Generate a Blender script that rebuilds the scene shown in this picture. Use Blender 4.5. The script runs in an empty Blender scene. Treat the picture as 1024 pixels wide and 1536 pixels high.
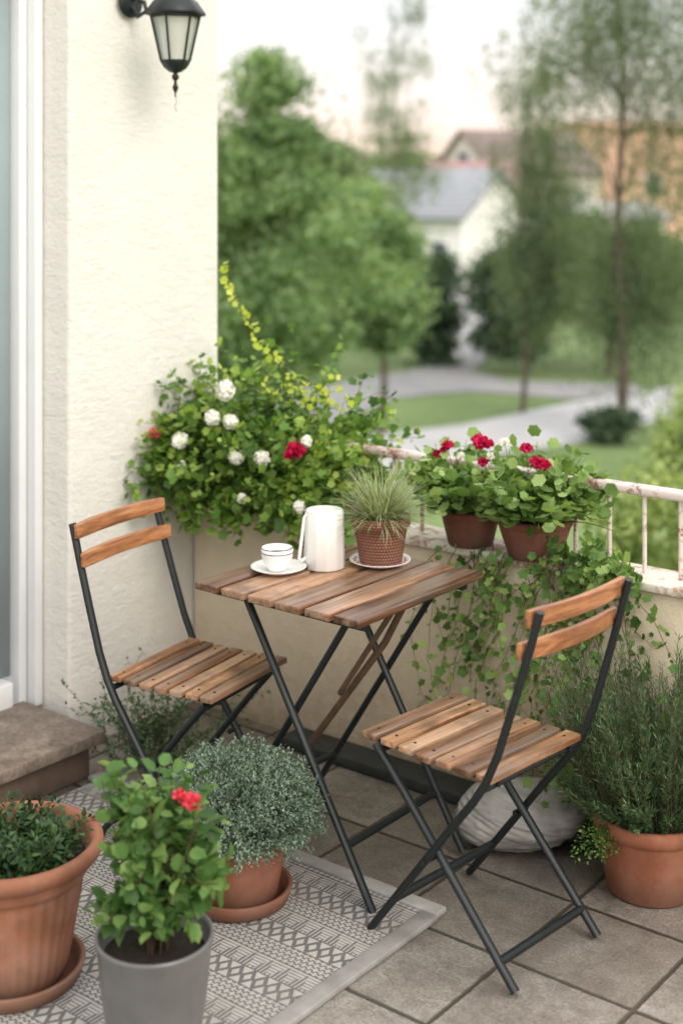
import bpy, math, random
import numpy as np
from mathutils import Vector
rng = np.random.default_rng(7)
random.seed(7)
SC = bpy.context.scene
COL = SC.collection
ANG = math.atan2(-.621, .784)
A = np.array([.784, -.621, 0.]); N = np.array([.621, .784, 0.]); O = np.array([-.025, 4.31, 0.])
def W(a, n, z=0.): return O + a*A + n*N + np.array([0, 0, z])

# ------------------------------------------------------------------ mesh builder
class MB:
    def __init__(s): s.v = []; s.f = []; s.n = 0
    def add(s, v, f):
        v = np.asarray(v, dtype=float).reshape(-1, 3); f = np.asarray(f, dtype=np.int64)
        s.v.append(v); s.f.append(f + s.n); s.n += len(v); return s
    def box(s, c, size, R=None):
        x, y, z = [k/2 for k in size]
        v = np.array([[-x,-y,-z],[x,-y,-z],[x,y,-z],[-x,y,-z],[-x,-y,z],[x,-y,z],[x,y,z],[-x,y,z]])
        if R is not None: v = v @ np.asarray(R).T
        return s.add(v + np.asarray(c), [[0,3,2,1],[4,5,6,7],[0,1,5,4],[1,2,6,5],[2,3,7,6],[3,0,4,7]])
    def tube(s, pts, r, seg=8, flat=1.0, cap=True):
        P = np.asarray(pts, dtype=float); n = len(P)
        r = np.full(n, r) if np.isscalar(r) else np.asarray(r, dtype=float)
        T = np.gradient(P, axis=0); T /= np.linalg.norm(T, axis=1)[:, None] + 1e-12
        up = np.array([0, 0, 1.]) if abs(T[0][2]) < .9 else np.array([1., 0, 0])
        th = np.arange(seg)/seg*2*math.pi; V = []
        x = np.cross(T[0], up)
        for i in range(n):
            x = x - T[i]*x.dot(T[i]); x /= np.linalg.norm(x) + 1e-12; y = np.cross(T[i], x)
            V.append(P[i] + r[i]*(np.cos(th)[:, None]*x + flat*np.sin(th)[:, None]*y))
        V = np.concatenate(V); F = []
        for i in range(n-1):
            for j in range(seg):
                k = (j+1) % seg; F.append([i*seg+j, i*seg+k, (i+1)*seg+k, (i+1)*seg+j])
        s.add(V, F)
        if cap:
            for i, sgn in ((0, 1), (n-1, 0)):
                vv = np.concatenate([V[i*seg:(i+1)*seg], [P[i]]])
                s.add(vv, [[j, (j+1) % seg, seg][::(-1 if sgn else 1)] for j in range(seg)])
        return s
    def lathe(s, prof, seg=48, c=(0,0,0), mod=None):
        prof = np.array(prof, dtype=float); th = np.arange(seg)/seg*2*math.pi; V = []
        for r, z in prof:
            rr = np.full(seg, max(r, 1e-4))
            if mod: rr = mod(rr, th, z)
            V.append(np.stack([rr*np.cos(th), rr*np.sin(th), np.full(seg, z)], 1))
        V = np.concatenate(V) + np.asarray(c); F = []
        for i in range(len(prof)-1):
            for j in range(seg):
                k = (j+1) % seg; F.append([i*seg+j, i*seg+k, (i+1)*seg+k, (i+1)*seg+j])
        return s.add(V, F)
    def build(s, name, mat, parent=None, smooth=False, bevel=0, loc=None):
        me = bpy.data.meshes.new(name)
        V = np.concatenate(s.v); me.vertices.add(len(V)); me.vertices.foreach_set("co", V.ravel())
        idx = np.concatenate([f.ravel() for f in s.f]); tot = np.concatenate([np.full(len(f), f.shape[1]) for f in s.f])
        me.loops.add(len(idx)); me.loops.foreach_set("vertex_index", idx.astype(np.int32))
        me.polygons.add(len(tot)); st = np.concatenate([[0], np.cumsum(tot)[:-1]])
        me.polygons.foreach_set("loop_start", st.astype(np.int32)); me.polygons.foreach_set("loop_total", tot.astype(np.int32))
        me.update(calc_edges=True); me.validate()
        if smooth: me.polygons.foreach_set("use_smooth", [True]*len(me.polygons))
        me.materials.append(mat)
        o = bpy.data.objects.new(name, me); COL.objects.link(o)
        if parent: o.parent = parent
        if loc is not None: o.location = loc
        if bevel:
            b = o.modifiers.new("bevel", 'BEVEL'); b.width = bevel; b.segments = 2; b.limit_method = 'ANGLE'
        return o
def empty(name, loc, label, cat, rot=0, group=None):
    o = bpy.data.objects.new(name, None); COL.objects.link(o); o.location = loc; o.rotation_euler[2] = rot
    o.empty_display_size = .1; o["label"] = label; o["category"] = cat
    if group: o["group"] = group
    return o
def tag(o, label, cat, group=None):
    o["label"] = label; o["category"] = cat
    if group: o["group"] = group
    return o
def nrmz(v): return v/(np.linalg.norm(v, axis=-1, keepdims=True)+1e-12)

# ------------------------------------------------------------------ materials
class NT:
    def __init__(s, name):
        s.m = bpy.data.materials.new(name); s.m.use_nodes = True; s.t = s.m.node_tree
        s.b = s.t.nodes["Principled BSDF"]; s.out = s.t.nodes["Material Output"]
    def n(s, ty, **k):
        nd = s.t.nodes.new(ty)
        for a, v in k.items(): setattr(nd, a, v)
        return nd
    def l(s, a, b): s.t.links.new(a, b)
    def put(s, sock, v):
        if isinstance(v, bpy.types.NodeSocket): s.l(v, sock)
        else:
            if isinstance(v, tuple) and len(v) == 3 and sock.type == 'RGBA': v = (*v, 1)
            sock.default_value = v
    def math(s, op, a, b=0., c=None, clamp=False):
        m = s.n('ShaderNodeMath', operation=op, use_clamp=clamp); s.put(m.inputs[0], a); s.put(m.inputs[1], b)
        if c is not None: s.put(m.inputs[2], c)
        return m.outputs[0]
    def co(s, kind='Object', scale=(1,1,1), rot=(0,0,0)):
        tc = s.n('ShaderNodeTexCoord'); mp = s.n('ShaderNodeMapping'); mp.inputs['Scale'].default_value = scale
        mp.inputs['Rotation'].default_value = rot
        s.l(tc.outputs[kind], mp.inputs[0]); return mp.outputs[0]
    def noise(s, vec, scale=5, detail=4, rough=.55, dist=0):
        x = s.n('ShaderNodeTexNoise'); x.inputs['Scale'].default_value = scale; x.inputs['Detail'].default_value = detail
        x.inputs['Roughness'].default_value = rough; x.inputs['Distortion'].default_value = dist
        if vec is not None: s.l(vec, x.inputs['Vector'])
        return x.outputs['Fac']
    def ramp(s, fac, stops):
        r = s.n('ShaderNodeValToRGB'); e = r.color_ramp.elements
        while len(e) < len(stops): e.new(.5)
        for k, (p, c) in zip(e, stops): k.position = p; k.color = (*c, 1) if len(c) == 3 else c
        s.put(r.inputs[0], fac); return r.outputs[0]
    def mix(s, fac, a, b, mode='MIX'):
        m = s.n('ShaderNodeMix', data_type='RGBA', blend_type=mode)
        s.put(m.inputs[0], fac); s.put(m.inputs[6], a); s.put(m.inputs[7], b); return m.outputs[2]
    def bump(s, h, strength=.3, dist=.01):
        b = s.n('ShaderNodeBump'); b.inputs['Strength'].default_value = strength; b.inputs['Distance'].default_value = dist
        s.put(b.inputs['Height'], h); s.l(b.outputs[0], s.b.inputs['Normal'])
    def base(s, c): s.put(s.b.inputs['Base Color'], c)
    def rough(s, r): s.put(s.b.inputs['Roughness'], r)
def g3(v): return (v, v, v)

def m_plain(name, c, rough=.5, var=.15, scale=20, bump=.05, metal=0, c2=None):
    t = NT(name); co = t.co(); f = t.noise(co, scale, 5)
    c2 = c2 or tuple(x*(1-var) for x in c)
    t.base(t.mix(t.ramp(f, [(.3, g3(0)), (.7, g3(1))]), c2, c)); t.rough(rough); t.b.inputs['Metallic'].default_value = metal
    if bump: t.bump(f, bump, .005)
    return t.m
def m_stucco(name, c, dirt, streak=(9, 9, 34), amt=.5, strength=.6):
    t = NT(name); co = t.co(); st = t.co(scale=streak)
    h1 = t.noise(st, 1.0, 7, .70, .5); h2 = t.noise(co, 110, 3); h3 = t.noise(co, 26, 6, .65)
    patch = t.ramp(t.noise(co, 4, 3), [(.38, g3(.25)), (.62, g3(1))])
    big = t.noise(co, 2.3, 4)
    sx = t.n('ShaderNodeSeparateXYZ'); t.l(co, sx.inputs[0])
    low = t.math('SUBTRACT', 1., t.math('MULTIPLY', sx.outputs[2], 2.4), clamp=True)
    f = t.math('MULTIPLY', t.math('ADD', t.math('MULTIPLY', big, .55), t.math('MULTIPLY', low, .6)), amt)
    n3 = t.noise(co, 14, 6, .7)
    f = t.math('MULTIPLY', f, t.math('ADD', n3, .35), clamp=True)
    col = t.mix(f, c, dirt)
    col = t.mix(t.ramp(h1, [(.35, g3(.20)), (.50, g3(0))]), col, tuple(x*.72 for x in c))
    t.base(col); t.rough(.92)
    t.bump(t.math('ADD', t.math('ADD', t.math('MULTIPLY', h1, patch), t.math('MULTIPLY', h2, .4)), t.math('MULTIPLY', h3, .6)), strength, .012)
    return t.m
def m_wood(name, dark, mid, light, axis=0, rough=.5, grey=0.0):
    t = NT(name); sc = [34, 34, 34]; sc[axis] = 2.0
    g = t.n('ShaderNodeNewGeometry'); rnd = g.outputs['Random Per Island']
    tc = t.n('ShaderNodeTexCoord'); ad = t.n('ShaderNodeVectorMath', operation='ADD'); t.l(tc.outputs['Object'], ad.inputs[0])
    cb = t.n('ShaderNodeCombineXYZ'); r10 = t.math('MULTIPLY', rnd, 17.3); t.l(r10, cb.inputs[0]); t.l(r10, cb.inputs[1]); t.l(r10, cb.inputs[2])
    t.l(cb.outputs[0], ad.inputs[1]); mp = t.n('ShaderNodeMapping'); mp.inputs['Scale'].default_value = sc; t.l(ad.outputs[0], mp.inputs[0])
    gr = t.noise(mp.outputs[0], 1.0, 6, .65, 1.3); mp2 = t.n('ShaderNodeMapping'); mp2.inputs['Scale'].default_value = [k*4 for k in sc]; t.l(ad.outputs[0], mp2.inputs[0])
    fine = t.noise(mp2.outputs[0], 1.0, 3)
    blot = t.noise(ad.outputs[0], 9, 4, .6)
    f = t.math('ADD', t.math('MULTIPLY', gr, .8), t.math('ADD', t.math('MULTIPLY', fine, .2), t.math('MULTIPLY', t.math('SUBTRACT', rnd, .5), .34)))
    col = t.ramp(f, [(.32, dark), (.49, mid), (.68, light)])
    col = t.mix(t.ramp(blot, [(.50, g3(0)), (.68, g3(.75))]), col, tuple(x*.42 for x in mid))
    if grey: col = t.mix(t.math('MULTIPLY', t.ramp(t.noise(mp.outputs[0], .6, 3), [(.4, g3(0)), (.7, g3(1))]), grey), col, (.44, .36, .28))
    t.base(col); t.rough(t.math('ADD', t.math('MULTIPLY', gr, .3), rough-.15)); t.bump(t.math('ADD', gr, fine), .5, .002)
    return t.m
def m_leaf(name, dark, mid, light, trans=.3, rough=.5, patch=3.0):
    t = NT(name); g = t.n('ShaderNodeNewGeometry'); co = t.co()
    f = t.math('ADD', t.math('MULTIPLY', g.outputs['Random Per Island'], .55), t.math('MULTIPLY', t.math('SUBTRACT', t.noise(co, patch, 3), .27), .95))
    col = t.ramp(f, [(.12, dark), (.5, mid), (.92, light)])
    t.base(col); t.rough(rough); t.b.inputs['Specular IOR Level'].default_value = .3
    tr = t.n('ShaderNodeBsdfTranslucent'); t.l(t.mix(1., col, (1.25, 1.2, .7), 'MULTIPLY'), tr.inputs[0])
    mx = t.n('ShaderNodeMixShader'); mx.inputs[0].default_value = trans
    t.l(t.b.outputs[0], mx.inputs[1]); t.l(tr.outputs[0], mx.inputs[2]); t.l(mx.outputs[0], t.out.inputs[0])
    return t.m
def m_terra(name, c, lime=.35):
    t = NT(name); co = t.co(); f = t.noise(co, 9, 6, .65); f2 = t.noise(co, 60, 3)
    col = t.mix(t.ramp(f, [(.3, g3(0)), (.7, g3(1))]), tuple(x*.55 for x in c), c)
    col = t.mix(t.ramp(t.noise(co, 5, 5, .7), [(.46, g3(0)), (.72, g3(lime))]), col, (.46, .38, .31))
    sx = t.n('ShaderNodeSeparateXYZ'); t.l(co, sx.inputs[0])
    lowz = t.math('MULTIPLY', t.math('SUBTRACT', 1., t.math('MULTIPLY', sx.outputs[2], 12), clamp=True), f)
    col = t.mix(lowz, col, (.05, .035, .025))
    t.base(col); t.rough(.78); t.bump(t.math('ADD', f, t.math('MULTIPLY', f2, .4)), .35, .003); return t.m

M_column = m_stucco("column_stucco", (.79, .775, .73), (.50, .43, .33), streak=(16, 16, 52), amt=.28, strength=.6)
M_parapet = m_stucco("parapet_plaster", (.76, .655, .49), (.25, .18, .115), streak=(16, 16, 16), amt=1.05, strength=.45)
M_metal = m_plain("dark_painted_steel", (.009, .015, .017), .48, .4, 40, .08)
M_wtop = m_wood("table_wood", (.045, .02, .011), (.20, .092, .047), (.46, .27, .16), axis=1, rough=.32, grey=.4)
M_wseat = m_wood("seat_wood", (.055, .024, .012), (.25, .115, .05), (.58, .34, .18), axis=0, rough=.40, grey=.42)
M_wback = m_wood("backrest_wood", (.20, .075, .03), (.42, .18, .075), (.62, .33, .17), axis=0, rough=.38)
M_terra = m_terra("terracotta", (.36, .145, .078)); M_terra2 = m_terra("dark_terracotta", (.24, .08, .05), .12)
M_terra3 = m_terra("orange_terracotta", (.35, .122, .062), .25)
M_soil = m_plain("soil", (.03, .02, .013), .95, .6, 60, .8)
M_white = m_plain("white_glaze", (.84, .835, .82), .22, .04, 8, .0)
M_black = m_plain("black_line", (.01, .01, .012), .4, .1)
M_pvc = m_plain("white_frame_paint", (.78, .80, .81), .35, .05, 6, .02)
M_stem = m_plain("green_stem", (.09, .12, .035), .7, .4, 30, .1)
M_wstem = m_plain("woody_stem", (.12, .075, .04), .85, .5, 40, .4)
M_bark = m_plain("bark", (.18, .135, .11), .95, .5, 12, .8, c2=(.08, .06, .05))
M_bark2 = m_plain("pale_bark", (.24, .22, .19), .95, .5, 12, .6, c2=(.12, .10, .09))
M_concrete = m_plain("concrete_path", (.52, .515, .53), .9, .2, 1.5, .2)
M_asph = m_plain("road_asphalt", (.34, .335, .34), .9, .2, 1.2, .2)
L_bush = m_leaf("bush_leaf", (.035, .09, .016), (.15, .285, .05), (.46, .58, .13), .42, .45, 4)
L_ger = m_leaf("geranium_leaf", (.07, .14, .035), (.21, .345, .09), (.47, .59, .26), .4, .5, 6)
L_ivy = m_leaf("ivy_leaf", (.035, .09, .022), (.12, .235, .055), (.38, .50, .16), .38, .4, 5)
L_yel = m_leaf("young_vine_leaf", (.36, .46, .05), (.54, .62, .10), (.70, .72, .22), .45, .5, 5)
L_rose = m_leaf("rose_leaf", (.035, .09, .025), (.11, .225, .06), (.34, .48, .16), .38, .45, 8)
L_dark = m_leaf("dark_leaf", (.010, .03, .012), (.032, .078, .026), (.11, .20, .06), .2, .4, 8)
L_thyme = m_leaf("thyme_leaf", (.085, .14, .10), (.18, .26, .19), (.34, .43, .34), .25, .7, 8)
L_rosem = m_leaf("rosemary_leaf", (.025, .064, .028), (.075, .15, .06), (.19, .30, .14), .25, .6, 6)
L_grass = m_leaf("grass_blade", (.09, .14, .04), (.32, .38, .20), (.72, .74, .54), .35, .5, 3)
def m_pet(name, c, c2, tr=.25):
    return m_leaf(name, c2, c, c, tr, .6, 20)
P_white = m_pet("white_petal", (.90, .90, .91), (.84, .83, .83), .25); P_red = m_pet("red_petal", (.62, .015, .10), (.34, .006, .05))
P_pink = m_pet("coral_petal", (.80, .09, .14), (.55, .04, .07))
T_mid = m_leaf("tree_leaf_mid", (.085, .13, .07), (.19, .27, .135), (.33, .42, .22), .45, .6, .8)  # background tree leaf colours below are paled to stand in for haze
T_light = m_leaf("tree_leaf_light", (.085, .155, .065), (.235, .36, .165), (.46, .58, .32), .48, .6, .8)
T_dark = m_leaf("tree_leaf_dark", (.035, .06, .04), (.085, .14, .08), (.15, .22, .12), .3, .6, .8)
T_will = m_leaf("willow_leaf", (.09, .135, .08), (.20, .27, .16), (.35, .43, .27), .48, .6, .8)
T_birch = m_leaf("birch_leaf", (.065, .10, .055), (.15, .215, .12), (.29, .37, .20), .45, .6, .8)
T_yel = m_leaf("shrub_leaf_yellow", (.13, .21, .065), (.31, .40, .14), (.53, .58, .26), .38, .6, 1.2)

# ------------------------------------------------------------------ leaves
LEAF = (np.array([[0,0,0],[.27,.4,.08],[0,1,-.06],[-.27,.4,.08],[0,.45,-.02]]), np.array([[0,1,4],[1,2,4],[0,4,3],[4,2,3]]))
NEED = (np.array([[0,0,0],[.08,.5,.0],[0,1,0],[-.08,.5,0]]), np.array([[0,1,2,3]]))
def lobed(k, depth, seed=0):
    v = [[0, .42, -.05]]; n = k*2
    for i in range(n):
        th = -math.pi/2 + 2*math.pi*(i+.0)/n; r = .55 if i % 2 else .55*(1-depth)
        if i == 0: r = .40
        v.append([r*math.cos(th), .42 + r*math.sin(th), .07 if i % 2 else .02])
    return np.array(v), np.array([[0, 1+i, 1+(i+1) % n] for i in range(n)])
GER = lobed(6, .16); IVY = lobed(5, .28)
ROSE = (np.array([[0,0,0],[.24,.10,.05],[.40,.34,.10],[.32,.56,.07],[.36,.66,.09],[.17,.84,.03],[0,1,-.08],[-.17,.84,.03],[-.36,.66,.09],[-.32,.56,.07],[-.40,.34,.10],[-.24,.10,.05],[0,.5,-.04]]), np.array([[12,i,(i+1) % 12] for i in range(12)]))
PET = (np.array([[0,0,0],[.42,.6,.12],[.25,1,.05],[-.25,1,.05],[-.42,.6,.12]]), np.array([[0,1,2,3,4]]))
CARD = (np.array([[-.5,0,0],[.5,.1,.1],[.35,1,0],[-.4,.8,-.1]]), np.array([[0,1,2,3]]))
def scatter(mb, tm, pos, ax, nm, size):
    tv, tf = tm; pos = np.asarray(pos); n = len(pos)
    y = nrmz(np.asarray(ax, dtype=float)); x = nrmz(np.cross(y, np.asarray(nm, dtype=float))); z = np.cross(x, y)
    s = np.broadcast_to(np.asarray(size, dtype=float), (n,))[:, None, None]
    V = pos[:, None] + s*(tv[None, :, 0:1]*x[:, None] + tv[None, :, 1:2]*y[:, None] + tv[None, :, 2:3]*z[:, None])
    F = tf[None] + (np.arange(n)*len(tv))[:, None, None]
    mb.add(V.reshape(-1, 3), F.reshape(-1, tf.shape[1]))
def grow(p, d, L, n, droop=.1, wig=.15, clamp=None):
    p = np.array(p, dtype=float); d = nrmz(np.array(d, dtype=float)); pts = [p.copy()]
    for i in range(n):
        d = nrmz(d + np.array([0, 0, -droop]) + rng.normal(0, wig, 3)); p = p + d*L/n
        if clamp: p = clamp(p)
        pts.append(p.copy())
    return np.array(pts)
def leaf_path(paths, per, spread=.01, start=.15, outward=.5):
    P = []; X = []; Nn = []
    for pt in paths:
        n = len(pt)-1
        for t in np.linspace(start, 1, per):
            f = t*n; i = min(int(f), n-1); q = pt[i]*(1-(f-i)) + pt[i+1]*(f-i); tan = nrmz(pt[i+1]-pt[i])
            r = nrmz(rng.normal(0, 1, 3)); r = nrmz(r - tan*r.dot(tan)*.6)
            P.append(q + r*spread*rng.random()); X.append(r + tan*outward); Nn.append(np.array([0, 0, 1.]) + rng.normal(0, .45, 3))
    return np.array(P), np.array(X), np.array(Nn)
def stems(paths, r, name, mat, parent, seg=5):
    mb = MB()
    for p in paths: mb.tube(p, np.linspace(r, r*.4, len(p)), seg, cap=False)
    return mb.build(name, mat, parent, True)
def flower(parent, loc, r, mat, n=70, name="flower", ball=False):
    mb = MB(); d = nrmz(rng.normal(0, 1, (n, 3)))
    if ball:
        pos = d*r*.62*rng.uniform(.8, 1.15, (n, 1)); t_ = nrmz(np.cross(d, rng.normal(0, 1, (n, 3))))
        scatter(mb, PET, pos - t_*r*.18, t_ + d*.55, d, r*rng.uniform(.36, .55, n))
        mb.lathe([(0, -r*.66), (r*.45, -r*.48), (r*.66, 0), (r*.45, r*.48), (0, r*.66)], 12)
    else:
        d[:, 2] = np.abs(d[:, 2])*.9 - .25*rng.random(n); d = nrmz(d)
        pos = d*r*.45*rng.uniform(.7, 1.1, (n, 1)); ax = nrmz(d + rng.normal(0, .5, (n, 3)))
        scatter(mb, PET, pos, ax, d + rng.normal(0, .3, (n, 3)), r*rng.uniform(.45, .75, n))
        i = nrmz(rng.normal(0, 1, (30, 3))); scatter(mb, PET, i*r*.1, i, rng.normal(0, 1, (30, 3)), r*.6)
    return mb.build(name, mat, parent, False, loc=loc)

# ------------------------------------------------------------------ balcony structure
mb = MB(); mb.box((0, 0, -.1), (7, 4.2, .2))
t = NT("stone_tiles"); co = t.co(); sx = t.n('ShaderNodeSeparateXYZ'); t.l(co, sx.inputs[0])
TS = .315
ux = t.math('DIVIDE', t.math('SUBTRACT', sx.outputs[0], 5.0+.115), TS); uy = t.math('DIVIDE', t.math('SUBTRACT', sx.outputs[1], 5.0+.03), TS)
fx = t.math('FLOOR', ux); fy = t.math('FLOOR', uy)
ex = t.math('ABSOLUTE', t.math('SUBTRACT', t.math('SUBTRACT', ux, fx), .5)); ey = t.math('ABSOLUTE', t.math('SUBTRACT', t.math('SUBTRACT', uy, fy), .5))
wob = t.math('MULTIPLY', t.math('SUBTRACT', t.noise(co, 30, 4, .7), .5), .028)
e = t.math('ADD', t.math('MAXIMUM', ex, ey), wob)
joint = t.ramp(e, [(.476, g3(0)), (.490, g3(1))])
cb = t.n('ShaderNodeCombineXYZ'); t.l(fx, cb.inputs[0]); t.l(fy, cb.inputs[1]); wn = t.n('ShaderNodeTexWhiteNoise'); t.l(cb.outputs[0], wn.inputs[0])
off = t.n('ShaderNodeVectorMath', operation='MULTIPLY_ADD'); t.l(wn.outputs['Color'], off.inputs[0]); off.inputs[1].default_value = (7, 7, 7); t.l(co, off.inputs[2])
big = t.noise(off.outputs[0], 5, 7, .68); fine = t.noise(co, 150, 4, .8); mid = t.noise(off.outputs[0], 26, 6, .74)
c = t.ramp(t.math('ADD', t.math('MULTIPLY', big, .5), t.math('MULTIPLY', mid, .5)), [(.36, (.28, .24, .205)), (.49, (.54, .49, .435)), (.60, (.78, .73, .67))])
c = t.mix(t.math('MULTIPLY', wn.outputs['Value'], .55), c, (.36, .305, .255))
c = t.mix(t.math('MULTIPLY', t.ramp(fine, [(.42, g3(1)), (.56, g3(0))]), .55), c, (.17, .145, .12))
c = t.mix(joint, c, t.mix(t.noise(co, 9, 3), (.10, .085, .065), (.18, .155, .11)))
t.base(c); t.rough(t.math('ADD', .5, t.math('MULTIPLY', mid, .4)))
t.bump(t.math('SUBTRACT', t.math('ADD', t.math('MULTIPLY', mid, .6), t.math('MULTIPLY', fine, .6)), t.math('MULTIPLY', joint, 1.0)), 1., .008)
fl = mb.build("balcony_floor", t.m); fl.rotation_euler[2] = ANG; fl.location = W(1.6, -1.93, 0); fl["kind"] = "structure"

def local_obj(mb, name, mat, **k):
    o = mb.build(name, mat, **k); o.rotation_euler[2] = ANG; o.location = O; return o
par = empty("parapet_wall", O, "low cream plastered balcony parapet wall with weathered stains", "wall", ANG)
MB().box((1.85, .065, .20), (4.915, .13, .96)).build("wall", M_parapet, par, bevel=.006)
t = NT("cap_paint"); co = t.co(); f = t.noise(co, 26, 7, .7); f2 = t.noise(co, 7, 4)
t.base(t.mix(t.ramp(t.math('ADD', t.math('MULTIPLY', f, .6), t.math('MULTIPLY', f2, .4)), [(.50, g3(0)), (.57, g3(1))]), (.70, .64, .56), (.36, .22, .15)))
t.rough(.7); t.bump(f, .4, .003); M_cap = t.m
MB().box((1.85, .063, .694), (4.91, .158, .024)).build("wall_cap", M_cap, par, bevel=.004)
rail = empty("balcony_railing", W(0, .065, .7), "white painted metal balcony railing with rusty chips on the parapet", "railing", ANG)
t = NT("rail_paint"); co = t.co(); f = t.noise(co, 34, 7, .75, .5); f2 = t.noise(co, 5, 4)
t.base(t.mix(t.ramp(t.math('ADD', t.math('MULTIPLY', f, .6), t.math('MULTIPLY', f2, .4)), [(.50, g3(0)), (.56, g3(1))]), (.70, .60, .56), (.28, .13, .09)))
t.rough(.6); t.bump(f, .35, .003); M_rail = t.m
MB().box((1.7, 0, .230), (4.55, .040, .027)).build("handrail", M_rail, rail, bevel=.008)
for i in range(42):
    x = -.44+.1045*i
    MB().tube([(x, 0, .004), (x, 0, .218)], .0065, 8).build("baluster", M_rail, rail, True)

col = empty("house_wall", W(-.61, 0, 0), "white roughly stuccoed house wall corner beside the balcony door", "wall", ANG)
MB().box((-.303, -.206, 1.15), (.60, .67, 7.7)).build("column", M_column, col, bevel=.012)
MB().box((-.303-.149, -.55-1.2, -1.35), (.60, 2.4, 2.95)).build("lower_wall", M_column, col)
MB().box((-.303-.149, -.55-1.2, 3.75), (.60, 2.4, 2.5)).build("upper_wall", M_column, col)
MB().box((-.40, -.55-1.95, 1.3), (.5, .95, 2.36)).build("side_wall", M_column, col)
door = empty("balcony_door", W(-.757, -.545, .125), "white framed balcony door with pale glass", "door", ANG)
fr = MB()
fr.box((-.02, -.018, 1.19), (.10, .032, 2.38)); fr.box((-.035, -.052, 1.19), (.06, .030, 2.38)); fr.box((-.028, -.50, .045), (.07, .80, .09)); fr.box((-.028, -.5, 2.33), (.07, .80, .10))
fr.box((-.022, -.92, 1.19), (.09, .06, 2.38))
fr.build("frame", M_pvc, door, bevel=.005)
M_glass = m_plain("door_glass", (.44, .52, .54), .06, .15, 2, 0)
MB().box((-.055, -.48, 1.19), (.012, .82, 2.2)).build("glass", M_glass, door)
t = NT("step_stone"); co = t.co(); f = t.noise(co, 12, 6, .7); f2 = t.noise(co, 80, 4)
t.base(t.ramp(t.math('ADD', t.math('MULTIPLY', f, .7), t.math('MULTIPLY', f2, .3)), [(.3, (.08, .06, .045)), (.5, (.21, .165, .135)), (.75, (.42, .36, .31))]))
t.rough(.85); t.bump(t.math('ADD', f, f2), .4, .004); M_step = t.m
M_step2 = m_plain("step_riser_stone", (.16, .11, .085), .9, .6, 9, .5)
stp = empty("door_step", W(-.5, -.62, 0), "worn brown stone doorstep slab under the balcony door", "step", ANG)
MB().box((-.09, -.72, .052), (.325, 1.44, .104)).build("riser", M_step2, stp, bevel=.004)
MB().box((-.075, -.725, .124), (.38, 1.50, .036)).build("tread", M_step, stp, bevel=.004)
MB().box((-.30, -.9, .06), (.12, 1.8, .118)).build("threshold", M_step, stp)

ch = local_obj(MB().box((.62, -.055, .018), (1.5, .10, .036)), "dark_strip", m_plain("dark_strip_finish", (.03, .035, .03), .7, .5, 20, .4), bevel=.006)  # low dark strip along the foot of the parapet
tag(ch, "dark narrow strip along the foot of the parapet wall", "drain")

# ------------------------------------------------------------------ rug
t = NT("rug_weave"); co = t.co(); sx = t.n('ShaderNodeSeparateXYZ'); t.l(co, sx.inputs[0]); X = sx.outputs[0]; Y = sx.outputs[1]
def tri(v): return t.math('ABSOLUTE', t.math('SUBTRACT', t.math('FRACT', v), .5))
def gt(a, b): return t.math('GREATER_THAN', a, b)
wx = t.math('MULTIPLY', t.math('SUBTRACT', t.noise(co, 8, 3), .5), .010); X = t.math('ADD', X, wx); Y = t.math('ADD', Y, t.math('MULTIPLY', wx, .7))
Y1 = t.math('DIVIDE', Y, .015)
b = t.math('FRACT', t.math('DIVIDE', Y, .180)); b3 = t.math('FRACT', t.math('MULTIPLY', b, 3.0))
trig = gt(t.math('ADD', t.math('MULTIPLY', tri(t.math('DIVIDE', X, .050)), 2.0), t.math('MULTIPLY', b3, -1.0)), .06)
stripe = gt(tri(t.math('DIVIDE', X, .0100)), .17)
trg = t.math('ADD', t.math('MULTIPLY', trig, stripe), t.math('MULTIPLY', t.math('SUBTRACT', 1., trig), gt(tri(t.math('DIVIDE', Y, .010)), .36)), clamp=True)
dia = gt(.56, t.math('ADD', tri(t.math('ADD', t.math('DIVIDE', X, .036), .5)), t.math('ABSOLUTE', t.math('SUBTRACT', b3, .5))))
dia2 = t.math('MULTIPLY', dia, gt(t.math('ADD', tri(t.math('ADD', t.math('DIVIDE', X, .036), .5)), t.math('ABSOLUTE', t.math('SUBTRACT', b3, .5))), .26))
dots = t.math('MULTIPLY', gt(tri(t.math('ADD', t.math('DIVIDE', X, .017), t.math('MULTIPLY', t.math('FLOOR', Y1), .5))), .19), gt(tri(Y1), .13))
s1 = gt(b, .3333); s2 = gt(b, .6667); ln = gt(t.math('ABSOLUTE', t.math('SUBTRACT', b3, .5)), .465)
pm = t.mix(s1, trg, dots); pm = t.mix(s2, pm, dia2)
pm = t.mix(ln, pm, g3(1.0))
wv = t.math('MULTIPLY', tri(t.math('DIVIDE', X, .005)), tri(t.math('DIVIDE', Y, .005)))
nz = t.noise(co, 45, 4)
lt = t.mix(nz, (.44, .42, .385), (.72, .70, .655)); dk = t.mix(nz, (.10, .102, .103), (.21, .21, .205))
cc = t.mix(pm, lt, dk); cc = t.mix(t.math('MULTIPLY', t.ramp(t.noise(co, 5, 5, .6), [(.45, g3(0)), (.7, g3(1))]), .35), cc, (.26, .23, .20))
cc = t.mix(t.math('MULTIPLY', t.math('SUBTRACT', .25, wv), 1.2, clamp=True), cc, (.12, .11, .10))
t.base(cc); t.rough(.95); t.bump(t.math('ADD', t.math('MULTIPLY', wv, 4), t.math('MULTIPLY', nz, .4)), .6, .003)
rug = MB().box((.205, -1.46, .006), (1.17, 1.63, .008)).build("outdoor_rug", t.m, bevel=.003); rug.rotation_euler[2] = ANG; rug.location = O
tag(rug, "grey and cream patterned woven outdoor rug with flat grey edging", "rug")
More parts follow.
